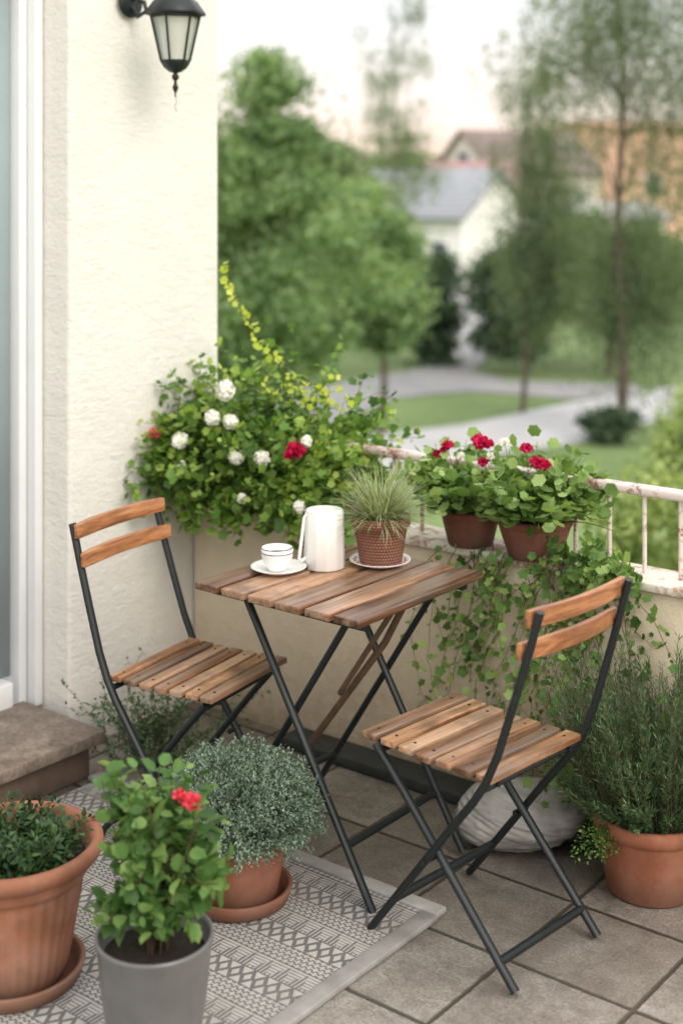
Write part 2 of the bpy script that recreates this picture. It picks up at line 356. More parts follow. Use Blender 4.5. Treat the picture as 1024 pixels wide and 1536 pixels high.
M_edge = m_plain("grey_edge", (.42, .41, .39), .45, .4, 14, .2)
MB().box((.21, -.622, .008), (1.24, .044, .015)).box((.8135, -1.46, .008), (.044, 1.63, .0148)).build("edging", M_edge, rug, bevel=.003)

# ------------------------------------------------------------------ table
tb = empty("folding_table", W(.43, -.505, 0), "square folding bistro table with brown slatted top and metal legs", "table", ANG)
m = MB()
for i in range(6):
    x = -.2755+.0455+i*.0922
    m.box((x+random.uniform(-.001, .001), random.uniform(-.003, .003), .7095+random.uniform(-.0008, .0008)), (.0765, .545, .019))
m.build("tabletop", M_wtop, tb, bevel=.003)
MB().box((0, -.215, .688), (.50, .022, .016)).build("rail", M_metal, tb, bevel=.002)
MB().box((0, .215, .688), (.50, .022, .016)).build("rail", M_metal, tb, bevel=.002)
for y in (-.205, .185):
    MB().tube([(-.15, y, .685), (.27, y-.012, .009)], .0115, 10, .75).build("leg", M_metal, tb, True)
for y in (-.19, .20):
    MB().tube([(.17, y+.01, .685), (-.27, y+.01, .009)], .0115, 10, .75).build("leg", M_metal, tb, True)
for pts, r in (([(.185, -.214, .14), (.185, .175, .14)], .009), ([(-.185, -.18, .14), (-.185, .21, .14)], .009), ([(-.15, -.205, .68), (-.15, .185, .68)], .008), ([(.17, -.19, .68), (.17, .2, .68)], .008)):
    MB().tube(pts, r).build("crossbar", M_metal, tb, True)
M_rb = m_plain("rusty_brace", (.13, .075, .045), .6, .5, 30, .2)
MB().tube([(.17, .06, .675), (.10, .06, .55), (-.17, .06, .20)], .010).build("brace", M_rb, tb, True)
MB().tube([(.17, .02, .675), (-.02, .02, .40)], .008).build("brace", M_rb, tb, True)

# ------------------------------------------------------------------ chairs
def chair(loc, rot, ds, label, rec=0.):
    ch = empty("folding_chair", loc, label, "chair", rot)
    y = lambda t_: (.2-t_)*ds
    yr = lambda t_, z: y(t_) - rec*max(0, (z-.45)/.4)
    m = MB(); n = 7; pitch = .40/n
    for i in range(n):
        m.box((random.uniform(-.003, .003), y(.4*(i+.5)/n), .447+.004*abs(i-3)/3+random.uniform(-.001, .001)), (.345, (pitch-.014)*ds, .016))
    m.build("seat", M_wseat, ch, bevel=.003)
    for s in (-.135, .135):
        m = MB(); m.tube([(s, y(.01), .434), (s, y(.39), .434)], .006, 6)
        for i in range(n): m.tube([(s, y(.4*(i+.5)/n), .43), (s, y(.4*(i+.5)/n), .4562+.004*abs(i-3)/3)], .0034, 8)
        m.build("seat_rail", M_metal, ch, True)
    post = [(.047, .009), (.16, .153), (.28, .307), (.355, .40), (.388, .45), (.42, .52), (.46, .64), (.495, .75), (.525, .85)]
    for s in (-1, 1):
        MB().tube([(s*(.183-.012*max(0, (b_-.45)/.4)), yr(a, b_), b_) for a, b_ in post], .0112, 10, .8).build("back_post", M_metal, ch, True)
    for s in (-1, 1):
        MB().tube([(s*.157, y(.04), .432), (s*.157, y(.13), .345), (s*.157, y(.45), .009)], .0112, 10, .8).build("leg", M_metal, ch, True)
    for pts, r in (([(-.158, y(.405), .057), (.158, y(.405), .057)], .010), ([(-.181, y(.125), .108), (.181, y(.125), .108)], .010), ([(-.158, y(.05), .42), (.158, y(.05), .42)], .008), ([(-.181, y(.375), .43), (.181, y(.375), .43)], .008)):
        MB().tube(pts, r).build("crossbar", M_metal, ch, True)
    for s in (-1, 1): MB().tube([(s*.150, y(.215), .222), (s*.198, y(.215), .222)], .007).build("pivot_bolt", M_metal, ch, True)
    for zc, tt in ((.832, .510), (.757, .487)):
        m = MB(); K = 11; V = []
        for k in range(K):
            u = -1+2*k/(K-1)
            yy = yr(tt, zc) + .012 - .020*(1-u*u)
            for dy, dz in ((-.0075, -.021), (.0075, -.021), (.0045, .021), (-.0105, .021)):
                V.append((u*.184, yy+dy, zc+dz*(1-.10*u**6)))
        F = []
        for k in range(K-1):
            for j in range(4): F.append([k*4+j, (k+1)*4+j, (k+1)*4+(j+1) % 4, k*4+(j+1) % 4])
        F += [[3, 2, 1, 0][::-1], [(K-1)*4+j for j in (0, 1, 2, 3)][::-1]]
        m.add(V, F); m.build("backrest_slat", M_wback, ch, bevel=.003)
    return ch
chr_ = chair((.306, 3.266, 0), math.atan2(.717, .697), 1.0, "folding bistro chair with weathered slatted seat standing on stone tiles")
chl = chair((-.382, 3.73, 0), math.atan2(-.866, -.5), .86, "folding bistro chair with slatted wooden seat beside the white wall", .014)
chl.scale = (1.04, 1, .99)
for o in (chr_, chl): o["group"] = "folding chairs around the table"

# ------------------------------------------------------------------ things on table
def cup(loc):
    e = empty("coffee_cup", loc, "small white cup with dark rim bands on a saucer", "cup", 1.6)
    MB().lathe([(.0, .002), (.024, .0), (.027, .006), (.037, .022), (.0425, .04), (.0435, .060), (.0415, .0605), (.040, .04), (.034, .024), (.0, .012)], 48).build("bowl", M_white, e, True)
    MB().lathe([(.0432, .0475), (.0440, .048), (.0441, .0492), (.0434, .0498)], 48).lathe([(.0434, .0596), (.0440, .0600), (.0432, .0612), (.0414, .0610)], 48).build("band", M_black, e, True)
    MB().tube([(-.041, 0, .05), (-.058, 0, .049), (-.063, 0, .036), (-.055, 0, .024), (-.037, 0, .022)], .0035, 8).build("handle", M_white, e, True).rotation_euler[2] = 2.6
    MB().lathe([(0, .042), (.0398, .042)], 32).build("coffee", m_plain("coffee", (.03, .014, .007), .15, .2), e, True)
def plate(loc, r, label, dots=False):
    e = empty("saucer", loc, label, "saucer", .2)
    MB().lathe([(0, .004), (r*.5, .004), (r*.6, .006), (r*.93, .014), (r, .0165), (r, .0145), (r*.62, .002), (r*.55, 0), (0, 0)], 56).build("dish", M_white, e, True)
    if dots:
        m = MB()
        for k in range(22):
            th = k/22*6.283; m.lathe([(0, .0022), (.0032, .0015), (.0035, 0)], 8, (r*.84*math.cos(th), r*.84*math.sin(th), .0128))
        m.build("dot_pattern", m_plain("red_glaze", (.45, .03, .03), .3), e, True)
TZ = .7195
plate((-.168, 3.695, TZ), .075, "white saucer under the coffee cup on the table"); cup((-.172, 3.693, TZ+.005))
pe = empty("water_pitcher", (-.046, 3.74, TZ), "white faceted straight pitcher with thin angular handle on the table", "pitcher", .12)
m = MB(); K = 12; ns = 4
def ribr(rr, th, z): return rr*(1-.030*np.abs(np.sin(th*6))**.6)
m.lathe([(0, 0), (.0535, 0), (.0565, .003), (.0545, .09), (.0530, .150), (.0515, .152), (.048, .152), (.046, .145), (0, .145)], 96, mod=ribr).build("body", M_white, pe, False)
MB().lathe([(0, .1560), (.044, .1560)], 48).lathe([(.044, .1560), (.0495, .1558), (.0508, .1542), (.0508, .1522)], 48).build("lid", M_white, pe, True)
MB().tube([(-.050, -.012, .146), (-.056, -.014, .139), (-.071, -.02, .03), (-.064, -.02, .024), (-.052, -.014, .03)], .0024, 8, 2.0).build("handle", M_white, pe, True)
plate((.105, 3.766, TZ), .084, "white patterned saucer with red dots under the woven pot", True)
t = NT("woven_pot"); co = t.co(); sx = t.n('ShaderNodeSeparateXYZ'); t.l(co, sx.inputs[0])
th = t.math('ARCTAN2', sx.outputs[1], sx.outputs[0]); rows = t.math('MULTIPLY', sx.outputs[2], 120)
a1 = t.math('ABSOLUTE', t.math('SINE', t.math('ADD', t.math('MULTIPLY', th, 24), t.math('MULTIPLY', t.math('FLOOR', rows), 1.57)))); b1 = t.math('ABSOLUTE', t.math('SINE', t.math('MULTIPLY', rows, 3.1416)))
h = t.math('MULTIPLY', a1, b1); h = t.math('ADD', t.math('MULTIPLY', h, .8), t.math('MULTIPLY', t.noise(co, 60, 4), .3))
t.base(t.mix(h, (.10, .035, .022), t.mix(t.noise(co, 12, 4), (.30, .11, .065), (.50, .25, .17)))); t.rough(.6); t.bump(h, .9, .004); M_weave = t.m
gp = empty("potted_grass", (.107, 3.766, TZ+.006), "woven brown pot with spiky variegated ornamental grass on the table", "potted plant")
MB().lathe([(0, 0), (.054, 0), (.058, .004), (.068, .07), (.074, .102), (.080, .103), (.082, .108), (.082, .126), (.079, .129), (.075, .126), (.072, .10), (0, .10)], 56).build("pot", M_weave, gp, True)
MB().lathe([(0, .112), (.072, .110)], 24).build("soil", M_soil, gp, True)
m = MB()
for i in range(820):
    th = rng.uniform(0, 6.283); el = rng.uniform(.22, 1.5)**.9; L = rng.uniform(.08, .175)
    d = np.array([math.cos(th)*math.cos(el), math.sin(th)*math.cos(el), math.sin(el)])
    p = np.array([math.cos(th), math.sin(th), 0])*rng.uniform(0, .045) + [0, 0, .115]
    pts = grow(p, d, L, 6, .12, .08); w = .0015*rng.uniform(.7, 1.3); side = nrmz(np.cross(d, [0, 0, 1.])+1e-6)
    wd = w*np.array([.8, 1, 1, .9, .7, .45, .1]); V = np.concatenate([pts+side*wd[:, None], pts-side*wd[:, None]])
    m.add(V, [[k, k+1, k+8, k+7] for k in range(6)])
m.build("foliage", L_grass, gp)

# ------------------------------------------------------------------ pots & plants
def pot(e, R, r, H, mat, rimh=.03, lip=.012, mod=None, seg=64):
    MB().lathe([(0, 0), (r*.96, 0), (r, .006), (R-lip, H-rimh-.004), (R-lip+.001, H-rimh), (R-.001, H-rimh+.003), (R, H-rimh*.5), (R-.001, H-.004), (R-.006, H), (R-.014, H-.001), (R-.02, H-.012), (R-.024, H-.05), (0, H-.05)], seg, mod=mod).build("pot", mat, e, True)
    MB().lathe([(0, H-.018), (R*.5, H-.022), (R-.018, H-.03)], 32).build("soil", M_soil, e, True)
def dish(e, r, mat):
    return MB().lathe([(0, -.006), (r*.86, -.006), (r*.93, 0), (r, .03), (r-.003, .034), (r-.012, .032), (r-.02, .006), (0, .004)], 64, (0, 0, -.006)).build("saucer", mat, e, True)

e = empty("potted_plant", (-.725, 3.04, .02), "large fluted terracotta pot with dark leafy plant standing on the rug", "potted plant")
def flute(rr, th, z): return rr + (.0028*np.cos(th*34) if .01 < z < .215 else 0)
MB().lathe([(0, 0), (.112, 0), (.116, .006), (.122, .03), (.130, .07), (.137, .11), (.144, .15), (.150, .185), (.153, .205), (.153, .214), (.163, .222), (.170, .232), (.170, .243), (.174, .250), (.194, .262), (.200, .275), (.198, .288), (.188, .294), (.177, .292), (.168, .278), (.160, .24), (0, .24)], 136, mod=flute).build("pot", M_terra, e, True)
MB().lathe([(0, .258), (.09, .255), (.165, .248)], 32).build("soil", M_soil, e, True)
dish(e, .160, M_terra)
paths = []
for i in range(150):
    th = rng.uniform(0, 6.283); r = .135*math.sqrt(rng.random()); p = [r*math.cos(th)-.012, r*math.sin(th), .25]
    paths.append(grow(p, [math.cos(th)*.35, math.sin(th)*.35, 1], rng.uniform(.045, .095), 5, .08, .15))
stems(paths, .0018, "stem", M_stem, e)
m = MB(); P, X_, Nn = leaf_path(paths, 22, .014, .1); scatter(m, LEAF, P, X_, Nn, rng.uniform(.012, .026, len(P))); m.build("foliage", L_dark, e)

# grey pot with rose
e = empty("potted_rose", (-.372, 2.75, .01), "smooth grey pot with leafy rose bush and one coral flower", "potted plant")
M_grey = m_plain("grey_pot_glaze", (.21, .208, .204), .36, .4, 5, .03, metal=.25)
MB().lathe([(0, 0), (.080, 0), (.084, .005), (.104, .13), (.114, .232), (.1185, .246), (.118, .253), (.113, .254), (.108, .246), (.1, .2), (0, .2)], 64).build("pot", M_grey, e, True)
MB().lathe([(0, .222), (.05, .22), (.106, .214)], 32).build("soil", M_soil, e, True)
paths = []
for i in range(22):
    th = rng.uniform(0, 6.283); r = .025*rng.random()
    paths.append(grow([r*math.cos(th), r*math.sin(th), .21], [math.cos(th)*.17-.02, math.sin(th)*.17, 1], rng.uniform(.26, .43), 9, .01, .08))
for i in range(34):
    th = rng.uniform(0, 6.283); z0 = rng.uniform(.26, .50)
    paths.append(grow([.012*math.cos(th), .012*math.sin(th), z0], [math.cos(th), math.sin(th), .4], rng.uniform(.06, .115)*(1.15-.6*(z0-.27)/.23), 6, .06, .12))
for i in range(7):
    paths.append(grow([.02, -.01, rng.uniform(.30, .42)], [1, rng.normal(-.1, .3), rng.uniform(.1, .5)], rng.uniform(.08, .14), 6, .06, .12))
stems(paths, .0026, "stem", M_wstem, e)
m = MB(); P, X_, Nn = leaf_path(paths, 19, .016, .26, .4); scatter(m, ROSE, P, X_, Nn, rng.uniform(.020, .044, len(P))); m.build("foliage", L_rose, e)
flower(e, (.080, -.06, .538), .020, P_pink, 60)
flower(e, (.057, -.05, .545), .016, P_pink, 40)

# thyme pot
e = empty("potted_herb", (-.253, 3.372, .024), "orange terracotta pot with dense silvery green thyme on a saucer", "potted plant")
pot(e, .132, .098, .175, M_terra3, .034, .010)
dish(e, .134, M_terra3)
m = MB(); fl_ = MB(); paths = []
for i in range(2000):
    th = rng.uniform(0, 6.283); el = math.asin(rng.uniform(-.12, 1)); d = np.array([math.cos(th)*math.cos(el), math.sin(th)*math.cos(el), math.sin(el)])
    p = np.array([d[0]*.105, d[1]*.105, .175+.04*d[2]]); L = rng.uniform(.08, .122)*(1+.22*d[2])
    paths.append(grow(p, d + [0, 0, .25], L, 6, -.02 if d[2] > .2 else .05, .08))
stems(paths[::4], .0009, "stem", M_wstem, e, 3)
P, X_, Nn = leaf_path(paths, 22, .007, .25, .9); scatter(m, LEAF, P, X_, Nn, rng.uniform(.007, .0115, len(P))); m.build("foliage", L_thyme, e)
tips = np.array([p[-1] for p in paths[::4]]) + rng.normal(0, .003, (len(paths[::4]), 3))
scatter(fl_, PET, tips, rng.normal(0, 1, tips.shape), rng.normal(0, 1, tips.shape), .0034)
fl_.build("blossom", m_pet("thyme_blossom", (.42, .49, .44), (.34, .41, .35)), e)

# rosemary pot
e = empty("potted_rosemary", (.770, 3.445, 0), "terracotta pot with upright bushy rosemary beside the parapet wall", "potted plant")
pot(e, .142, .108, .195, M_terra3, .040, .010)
paths = []
for i in range(420):
    th = rng.uniform(0, 6.283); r = .125*math.sqrt(rng.random()); k = rng.uniform(.05, .6)
    paths.append(grow([r*math.cos(th), r*math.sin(th), .17], [math.cos(th)*k-.12, math.sin(th)*k, 1], rng.uniform(.2, .41)*(1.1-.3*k), 9, -.015, .04))
for i in range(80):
    th = rng.uniform(0, 6.283); paths.append(grow([.11*math.cos(th), .11*math.sin(th), .185], [math.cos(th), math.sin(th), .7], rng.uniform(.10, .2), 7, -.02, .07))
stems(paths, .0014, "stem", M_wstem, e, 4)
m = MB(); P, X_, Nn = leaf_path(paths, 80, .003, .06, 1.3); scatter(m, NEED, P, X_, Nn, rng.uniform(.012, .022, len(P)))
m.build("foliage", L_rosem, e)
pp = [grow([-.12+rng.normal(0, .02), -.06, .185], [-.5, -.6, .3], rng.uniform(.06, .12), 7, .35, .12) for i in range(20)]
m = MB(); P, X_, Nn = leaf_path(pp, 22, .006, .1, .5); scatter(m, LEAF, P, X_, Nn, rng.uniform(.007, .013, len(P))); m.build("trailing_herb", L_ivy, e)

# herbs near left wall
e = empty("wall_herb", (-.56, 4.20, 0), "loose grey green herb growing at the foot of the wall", "plant")
paths = [grow([rng.normal(0, .06), rng.normal(0, .05), 0], [rng.normal(0, .5), rng.normal(0, .4), 1], rng.uniform(.14, .34), 8, .03, .12) for i in range(80)]
stems(paths, .0013, "stem", M_stem, e, 4)
m = MB(); P, X_, Nn = leaf_path(paths, 26, .006, .1, .7); scatter(m, LEAF, P, X_, Nn, rng.uniform(.012, .022, len(P))); m.build("foliage", m_leaf("wall_herb_leaf", (.04, .08, .035), (.10, .17, .08), (.22, .30, .16), .25, .6, 8), e)

# sack
import mathutils.noise as mnoise
V = []; F = []; NU, NV = 140, 70
for j in range(NV+1):
    ph = math.pi*j/NV
    for i in range(NU):
        th_ = 2*math.pi*i/NU; x, y_, z = math.sin(ph)*math.cos(th_), math.sin(ph)*math.sin(th_), math.cos(ph)
        q = Vector((x*1.2, y_*1.2, z*1.2+1.3)); q2 = Vector((x*1.6+1.2*z, y_*1.6, z*6.0+2.5*x)); q3 = Vector((x*3+2*z, y_*3, z*15+4*x))
        r1 = 1-abs(mnoise.noise(q2))*2; r2 = 1-abs(mnoise.noise(q3))*2
        dd_ = 1+.10*mnoise.noise(q) + .055*r1 + .022*r2
        V.append((x*.165*dd_, y_*.12*dd_, max(.0, .068+z*.088*dd_)))
for j in range(NV):
    for i in range(NU): F.append([j*NU+i, (j+1)*NU+i, (j+1)*NU+(i+1) % NU, j*NU+(i+1) % NU])
m = MB(); m.add(V, F)
t = NT("sack_cloth"); co = t.co(); f = t.noise(co, 14, 4, .5, .6)
t.base(t.mix(t.ramp(f, [(.3, g3(0)), (.7, g3(1))]), (.27, .255, .235), (.43, .41, .385))); t.rough(.5); t.bump(f, .25, .01)
sk = m.build("plastic_sack", t.m, smooth=True, loc=(.475, 3.70, 0)); tag(sk, "crumpled pale grey plastic sack on the tiles by the wall", "sack")

# ------------------------------------------------------------------ parapet flower bush
def cl(p, amin=-.585, nmax=.3):
    q = p-O; a = q.dot(A); n = q.dot(N)
    if a < amin and n < .14: p = p + A*(amin-a)
    if a > .13: p = p - A*(a-.13)
    return p
bo = W(-.28, .06, .706); e = empty("flowering_bush", bo, "lush leafy planter bush with white and red flowers on the parapet", "potted plant")
m = MB(); R_ = np.array([[A[0], N[0], 0], [A[1], N[1], 0], [0, 0, 1]])
m.box((0, 0, .055), (.58, .13, .11), R_).build("planter", M_terra2, e, bevel=.006)
paths = []
for i in range(380):
    a = rng.uniform(-.26, .24); s = W(-.28+a, rng.uniform(.02, .10), .80)
    d = A*(a*1.9+rng.normal(0, .42)) + N*rng.normal(-.28, .5) + np.array([0, 0, rng.uniform(-.05, 1.3)])
    d = nrmz(d); L = rng.uniform(.18, .46)*(.72+.46*max(0, d[2])) * (1 - .25*abs(a/.28))
    paths.append(grow(s, d, L, 8, .08, .14, cl)-bo)
for i in range(66):
    s = W(rng.uniform(-.56, .02), -.02, .84); paths.append(grow(s, -N*.8+A*rng.normal(0, .7)+[0, 0, .25], rng.uniform(.14, .32), 8, .28, .14, cl)-bo)
for i in range(24):
    s = W(-.54, -.05, rng.uniform(.82, 1.0)); paths.append(grow(s, -N*1.0+A*rng.normal(.05, .25)+[0, 0, rng.uniform(-.3, .7)], rng.uniform(.16, .34), 10, .11, .14, cl)-bo)
for i in range(20):
    s = W(rng.uniform(-.08, .05), -.02, .84); paths.append(grow(s, -N*.5+A*rng.normal(.1, .4)+[0, 0, .3], rng.uniform(.12, .26), 8, .24, .14, cl)-bo)
stems(paths, .0018, "stem", M_stem, e, 4)
m = MB(); P, X_, Nn = leaf_path(paths, 24, .022, .15, .35); scatter(m, IVY, P, X_, Nn-N*.35, rng.uniform(.015, .037, len(P))); m.build("foliage", L_bush, e)
vp = np.array([W(-.0,-.12,1.06), W(-.065,-.12,1.17), W(-.13,-.12,1.215), W(-.205,-.12,1.256), W(-.233,-.12,1.306), W(-.279,-.12,1.358), W(-.328,-.12,1.43), W(-.352,-.12,1.47), W(-.357,-.12,1.50)])-bo
stems([vp], .0014, "vine_stem", M_stem, e, 5)
m = MB(); P, X_, Nn = leaf_path([vp], 40, .006, .2, .5); Nn = Nn*.6 - N; scatter(m, IVY, P, X_, Nn, rng.uniform(.016, .032, len(P)))
yp = [grow(W(rng.uniform(-.34, .04), -.02, 1.04), A*rng.normal(.0, .5)+[0, 0, 1.], rng.uniform(.06, .14), 6, .10, .12)-bo for i in range(16)]
P, X_, Nn = leaf_path(yp, 6, .02, .4, .3); scatter(m, IVY, P, X_, Nn, rng.uniform(.014, .026, len(P))); m.build("vine", L_yel, e)
for a, n, z, r in [(-.284,-.16,1.11,.036),(-.328,-.17,1.02,.028),(-.25,-.17,1.017,.027),(-.461,-.18,.934,.031),(-.461,-.18,.852,.023),(-.208,-.19,.914,.027),(-.102,-.19,.923,.027),(-.166,-.21,.795,.019),(.031,-.14,.983,.020),(.03,-.17,.79,.022)]:
    flower(e, W(a, n-.03, z)-bo, r, P_white, 150, ball=True)
flower(e, W(.010,-.19,.955)-bo, .030, P_red, 70); flower(e, W(-.57,-.22,.945)-bo, .020, P_pink, 50); flower(e, W(-.01,-.19,.94)-bo, .024, P_red, 50)

# geranium pots
def gerpot(a, rr, H, label, nst, fl, rat=.74):
    b0 = W(a, .035, .706); e = empty("potted_geranium", b0, label, "potted plant", group="geranium pots on the parapet")
    pot(e, rr, rr*rat, H, M_terra2, .022, .006)
    paths = []
    for i in range(nst):
        th = rng.uniform(0, 6.283); k = rng.uniform(.1, 1.5)
        paths.append(grow([math.cos(th)*.05, math.sin(th)*.05, H-.02], [math.cos(th)*k, math.sin(th)*k, 1], rng.uniform(.10, .225), 6, .03, .12))
    stems(paths, .0020, "stem", M_stem, e, 5)
    m = MB(); P, X_, Nn = leaf_path(paths, 10, .026, .4, .4)
    k = (P[:, 2] > H+.012) | (rng.random(len(P)) < .05); P, X_, Nn = P[k], X_[k], Nn[k]; X_[:, 2] = np.maximum(X_[:, 2], -.2)
    scatter(m, GER, P, X_, Nn, rng.uniform(.020, .042, len(P))); m.build("foliage", L_ger, e)
    st = []
    for (fa, z, r, mt) in fl:
        p = W(fa, -.04, z)-b0; flower(e, p, r, mt, 70); q = np.array([p[0]*.3, p[1]*.3, H]); st.append(np.array([q, q*.4+p*.6+[0, 0, -.01], p]))
    stems(st, .0018, "flower_stem", M_stem, e, 5)
gerpot(.70, .108, .112, "brown terracotta pot of leafy geraniums with crimson flowers on the parapet", 125,
       [(.57,1.018,.026,P_red),(.555,1.026,.018,P_red),(.59,1.02,.019,P_red),(.575,.965,.017,P_red),(.717,1.022,.018,P_red),(.752,.984,.023,P_red),(.775,.982,.020,P_red),(.646,1.03,.015,P_white),(.60,.985,.013,P_white)], .70)
gerpot(.485, .090, .105, "brown terracotta pot of pale green geraniums on the parapet", 95,
       [(.454,1.0,.018,P_red),(.421,.97,.015,P_red),(.44,.985,.012,P_red),(.50,.975,.013,P_white)])

# ivy on parapet
def cln(p):
    q = p-O; n = q.dot(N)
    if n > -.012: p = p - N*(n+.012)
    return p
b0 = W(.85, -.01, .706); e = empty("climbing_ivy", b0, "trailing green ivy hanging over the cream parapet wall", "climbing plant")
paths = []
for i in range(44):
    a = [rng.uniform(.44, .62), rng.uniform(.62, .86), rng.uniform(.80, .98), rng.uniform(.84, 1.04)][i % 4]; paths.append(grow(W(a, -.03, .72+rng.uniform(-.03, .02)), -N*.25+A*rng.normal(0, .3)+[0, 0, -1.], rng.uniform(.2, .66) if i % 4 else rng.uniform(.3, .62), 16, .12, .24, cln)-b0)
for i in range(20):
    a = rng.uniform(.82, 1.02); paths.append(grow(W(a, .0, .70), -N*.4+A*rng.normal(0, .5)+[0, 0, .8], rng.uniform(.06, .18), 9, .16, .18)-b0)
stems(paths, .0013, "stem", M_wstem, e, 4)
m = MB(); P, X_, Nn = leaf_path(paths, 18, .018, .05, .3); Nn = Nn*.6 - N*.9; scatter(m, IVY, P, X_, Nn, rng.uniform(.011, .036, len(P))); m.build("foliage", L_ivy, e)
b0 = W(.95, -.10, 0); e = empty("low_shrub", b0, "loose green shrub growing at the foot of the parapet", "plant")
paths = [grow(W(rng.uniform(.72, .98), rng.uniform(-.12, -.05), 0), A*rng.normal(0, .3)-N*.08+[0, 0, 1.], rng.uniform(.2, .46), 12, .01, .12, cln)-b0 for i in range(28)]
stems(paths, .0013, "stem", M_wstem, e, 4)
m = MB(); P, X_, Nn = leaf_path(paths, 30, .012, .05, .4); scatter(m, LEAF, P, X_, Nn, rng.uniform(.012, .028, len(P))); m.build("foliage", L_ivy, e)

# ------------------------------------------------------------------ wall lantern
lp = W(-.6075, -.307, 0) + A*.205
e = empty("wall_lantern", (lp[0]+.012, lp[1], 2.03), "black wall lantern with frosted glass panes on the stuccoed wall", "lamp", .25)
def hexring(r, z): return [(r*math.cos(k*math.pi/3), r*math.sin(k*math.pi/3), z) for k in range(6)]
m = MB()
def hexloft(m, rings):
    V = np.array(sum(rings, [])); F = []
    for i in range(len(rings)-1):
        for j in range(6): F.append([i*6+j, i*6+(j+1) % 6, (i+1)*6+(j+1) % 6, (i+1)*6+j])
    m.add(V, F)
hexloft(m, [hexring(.003, .075), hexring(.018, .078), hexring(.036, .092), hexring(.046, .108), hexring(.046, .116)]); hexloft(m, [hexring(.078, .255), hexring(.094, .256), hexring(.096, .264), hexring(.070, .30), hexring(.035, .325), hexring(.018, .34), hexring(.001, .342)])
hexloft(m, [hexring(.001, .257), hexring(.078, .2555)])
for k in range(6):
    a0 = k*math.pi/3; m.tube([(.045*math.cos(a0), .045*math.sin(a0), .112), (.078*math.cos(a0), .078*math.sin(a0), .258)], .0038, 6)
    a1_ = a0+math.pi/3
    m.tube([(.078*math.cos(a0), .078*math.sin(a0), .25), (.078*math.cos(a1_), .078*math.sin(a1_), .25)], .003, 6)
m.build("frame", M_metal, e)
m = MB(); hexloft(m, [hexring(.043, .114), hexring(.074, .254)])
t = NT("frosted_pane"); t.base((.76, .78, .72)); t.rough(.3); t.b.inputs['Transmission Weight'].default_value = .35; m.build("glass", t.m, e)
MB().lathe([(.001, .0), (.003, .004), (.002, .012), (.006, .02), (.010, .03), (.006, .04), (.004, .05), (.010, .058), (.012, .066), (.004, .078)], 16).tube([(0, 0, .003), (.004, 0, -.012), (-.002, 0, -.03), (.004, 0, -.045)], .0009, 5).build("finial", m_plain("dark_bronze", (.05, .028, .02), .4, .4, metal=.5), e, True)
wd = -A
cr, sr = math.cos(-.25), math.sin(-.25); wl = np.array([wd[0]*cr-wd[1]*sr, wd[0]*sr+wd[1]*cr, 0])
m = MB(); m.tube([np.array([0, 0, .34]), np.array([0, 0, .40])+wl*.02, np.array([0, 0, .42])+wl*.07, np.array([0, 0, .38])+wl*.13, np.array([0, 0, .33])+wl*.17, np.array([0, 0, .32])+wl*.2], .008, 8)
m.tube([np.array([0, 0, .30])+wl*.196, np.array([0, 0, .265])+wl*.17, np.array([0, 0, .28])+wl*.13, np.array([0, 0, .31])+wl*.14, np.array([0, 0, .315])+wl*.165], .007, 8)
m.build("bracket", M_metal, e, True)
m = MB(); m.lathe([(0, .012), (.035, .010), (.05, .004), (.052, 0)], 24)
pl = m.build("wall_plate", M_metal, e, True); pl.rotation_euler = (Vector(-wl)).to_track_quat('Z', 'Y').to_euler(); pl.location = wl*.204+np.array([0, 0, .315])

# ------------------------------------------------------------------ landscape
GZ = -2.75
t = NT("lawn"); co = t.co(); f = t.noise(co, .35, 5); f2 = t.noise(co, 6, 5, .7)
t.base(t.ramp(t.math('ADD', t.math('MULTIPLY', f, .5), t.math('MULTIPLY', f2, .5)), [(.3, (.09, .14, .05)), (.55, (.175, .255, .09)), (.75, (.26, .34, .13))])); t.rough(.95); t.bump(f2, .6, .1)
g = MB().add([(-500, -100, GZ), (500, -100, GZ), (500, 900, GZ), (-500, 900, GZ)], [[0, 1, 2, 3]]).build("ground", t.m); g["kind"] = "structure"
def poly(name, pts, z, mat):
    me = bpy.data.meshes.new(name); me.from_pydata([(x, y, GZ+z) for x, y in pts], [], [list(range(len(pts)))]); me.materials.append(mat)
    o = bpy.data.objects.new(name, me); COL.objects.link(o); o["kind"] = "structure"
poly("footpath", [(.5, 21.8), (4.2, 24.2), (5.2, 25.7), (9, 28.8), (14, 30.2), (14, 32.4), (8.06, 31.6), (4.84, 28.8), (2.35, 26.1), (-1, 24.0), (-5, 22.5), (-5, 20.5)], .012, M_concrete)
poly("road", [(-6, 25), (-.15, 25.9), (1.24, 29.3), (2.74, 30.2), (4.1, 29.6), (5.03, 29.1), (6.5, 29.9), (6.7, 31.3), (3.82, 31.9), (3.2, 33.6), (5.4, 43), (7, 60), (4.4, 60), (3.0, 43), (2.0, 34), (-.2, 31.5), (-6, 31)], .024, M_asph)

